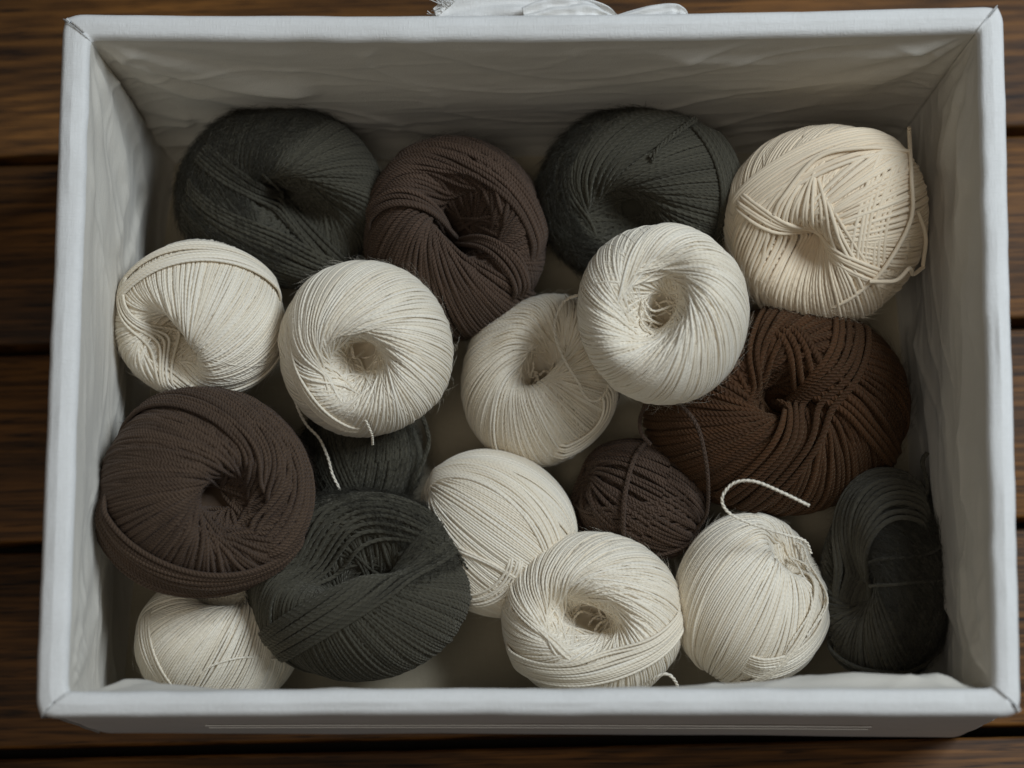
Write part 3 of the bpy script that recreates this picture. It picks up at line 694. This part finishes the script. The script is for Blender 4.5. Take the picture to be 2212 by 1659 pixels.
# --- charcoal, front
b = Ball('yarn_ball', 'large charcoal yarn ball with a wide folded hollow beside the front wall', 'gray', 779, 1272, 244, 208, .066, rz=195, hole=(-.02, .46), dim=.95, w=.42, ell=.4, elp=15, seed=53, group=GG)
b.core(); b.wind(80, 1.0, 0, hgt=.5); b.wind(67, 1.0, 40, hgt=.9, half=-1); b.wind(58, .45, 200, hgt=1.6, half=-1)
b.band((580, 1400), (760, 1290), (990, 1140), k=12, lift=b.t - .3, conv=.3)
b.band((640, 1180), (790, 1090), (980, 1180), k=12, lift=b.t - .3, conv=.3)
b.strand([(880, 1148), (960, 1165), (1005, 1230)], .4); b.fuzz(15000); b.done()
# --- white, lower middle
b = Ball('yarn_ball', 'white yarn ball without visible hole, between the front charcoal ball and small brown ball', 'white', 1068, 1150, 190, 176, .046, roll=-35, rz=165, hole=(-.93, .30), dim=.2, w=.3, seed=59, group=WG)
b.core(); b.wind(82, 1.0, 0, hgt=.5); b.wind(78, 1.0, 30, hgt=.9, half=1); b.wind(72, .4, 160, hgt=1.5, half=1)
b.band((930, 1040), (1080, 1040), (1200, 1230), k=12, lift=b.t, conv=.4)
b.band((1000, 1190), (1060, 1215), (1120, 1250), k=2, lift=b.t)
b.band((1010, 1290), (1070, 1270), (1110, 1215), k=5, lift=b.t)
b.fuzz(500, rad=.00003); b.done()
# --- brown, small
b = Ball('yarn_ball', 'small dark brown yarn ball tied with one upright strand, right of the holeless white ball', 'brown', 1383, 1080, 144, 117, .040, roll=-12, rz=120, hole=(-.9, .35), dim=.25, w=.5, seed=61, d=.0021, group=BG, lump=.04)
b.core(); b.wind(80, 1.0, 0, ijit=4, hgt=.5); b.wind(66, 1.0, 90, ijit=7, jit=1, hgt=2.1); b.wind(74, .5, 200, ijit=6, jit=1)
b.strand([(1440, 968), (1405, 972), (1378, 1000), (1358, 1060), (1350, 1120), (1350, 1180)], .8, rs=1.2, plies=3)
mb = MB()
P = spline([at(1405, 960, .072), at(1385, 935, .078), at(1384, 900, .082), at(1405, 868, .086), at(1440, 860, .088), at(1476, 880, .088), at(1508, 925, .088), at(1524, 990, .086), at(1530, 1050, .078), at(1526, 1110, .062), at(1500, 1150, .05)], 160)
twisted(mb, P, .0010, plies=3, pitch=.006); mb.build('loose_strand', YM['brown'], b.root)
b.fuzz(900, rad=.00004); b.done()
# --- white, front middle
b = Ball('yarn_ball', 'white cotton yarn ball with an oval centre hole lying against the front wall', 'white', 1280, 1335, 202, 188, .056, rz=180, hole=(-.10, -.04), dim=.95, w=.34, ell=.28, elp=160, seed=67, group=WG)
b.core(); b.wind(78, 1.0, 0, hgt=.5); b.wind(69, 1.0, 120, hgt=.9, half=1, jit=.6, ijit=2); b.wind(62, .5, 330, hgt=1.6, half=1, jit=.5)
b.band((1110, 1420), (1270, 1450), (1470, 1340), k=11, lift=b.t - .2, conv=.4)
b.mess(1258, 1350, 44, k=12, seed=7, depth=(-.2, .22))
mb = MB(); P = spline([at(1395, 1478, .085), at(1415, 1464, .09), at(1440, 1456, .092), at(1458, 1470, .090), at(1470, 1500, .08)], 50); twisted(mb, P, .0008, plies=2, pitch=.005); mb.build('loose_strand', YM['white'], b.root)
b.fuzz(700, rad=.00003); b.done()
# --- cream white, front right
b = Ball('yarn_ball', 'upright ivory yarn ball with loose curled strand end in front of rust brown ball', 'white', 1620, 1300, 168, 192, .052, roll=-8, rz=165, hole=(.62, .66), dim=.5, w=.35, seed=71, group=WG)
b.core(); b.wind(84, 1.0, 0, hgt=.5); b.wind(78, 1.0, 200, hgt=.9, half=-1); b.wind(72, .4, 260, hgt=1.5, half=-1)
b.band((1760, 1240), (1720, 1380), (1620, 1470), k=3, lift=b.t + .2)
b.band((1780, 1330), (1740, 1400), (1640, 1440), k=10, lift=b.t)
b.strand([(1735, 1165), (1765, 1220), (1776, 1290), (1750, 1350), (1700, 1430), (1690, 1470)], .9)
b.strand([(1735, 1165), (1750, 1230), (1745, 1310), (1700, 1390), (1670, 1470)], .9)
b.strand([(1730, 1150, 1), (1755, 1165, 2), (1765, 1215, 1), (1772, 1300, 1), (1735, 1370, 0)], 1.2)
mb = MB()
P = spline([at(1748, 1092, .118), at(1690, 1064, .119), at(1630, 1040, .118), at(1585, 1044, .115), at(1560, 1076, .112), at(1575, 1108, .108), at(1625, 1132, .103), at(1690, 1153, .098), at(1738, 1168, .092), at(1752, 1195, .086)], 150)
twisted(mb, P, .00078, plies=2, pitch=.0045); mb.build('loose_strand', YM['white'], b.root)
b.fuzz(500, rad=.00003); b.done()
# --- dark olive, front right
b = Ball('yarn_ball', 'dark olive C-shaped yarn ball squeezed into the front right corner', 'olive', 1908, 1255, 144, 226, .056, roll=0, rz=170, hole=(-.62, .05), dim=.75, w=.5, seed=73, lump=.03)
b.core(); b.wind(82, 1.0, 0, hgt=.5); b.wind(70, 1.0, 90, hgt=.9, half=1); b.wind(62, .4, 300, hgt=1.4, half=1)
b.band((1850, 1230), (1930, 1235), (2040, 1215), k=2, lift=b.t - .1, spread=4, conv=-2, dd=.7); b.band((1800, 1400), (1900, 1450), (2020, 1400), k=2, lift=b.t - .2, dd=.8)
b.band((1800, 1240), (1850, 1110), (1985, 1085), k=14, lift=b.t + .9, conv=.3)
b.strand([(1988, 1018, 6), (1978, 1040, 4), (1992, 1075, 1), (1970, 1105), (1900, 1120), (1865, 1145)], .8, plies=3, rs=1.0)
b.fuzz(14000); b.done()
# --- white, bottom left
b = Ball('yarn_ball', 'white cotton yarn ball in the front left corner partly under the plum brown ball', 'white', 470, 1388, 184, 152, .044, rz=150, hole=(.05, .85), dim=.5, w=.35, seed=79, group=WG)
b.core(); b.wind(83, 1.0, 0, hgt=.5); b.wind(74, 1.0, 250, hgt=.9, half=1, jit=.4); b.wind(70, .35, 180, hgt=1.4, half=1)
b.band((320, 1330), (340, 1440), (400, 1510), k=5, lift=b.t - .6, spread=1.5, conv=.5)
b.strand([(395, 1490), (450, 1440), (520, 1420), (600, 1425)], .5, rs=.9)
b.fuzz(500, rad=.00003); b.done()
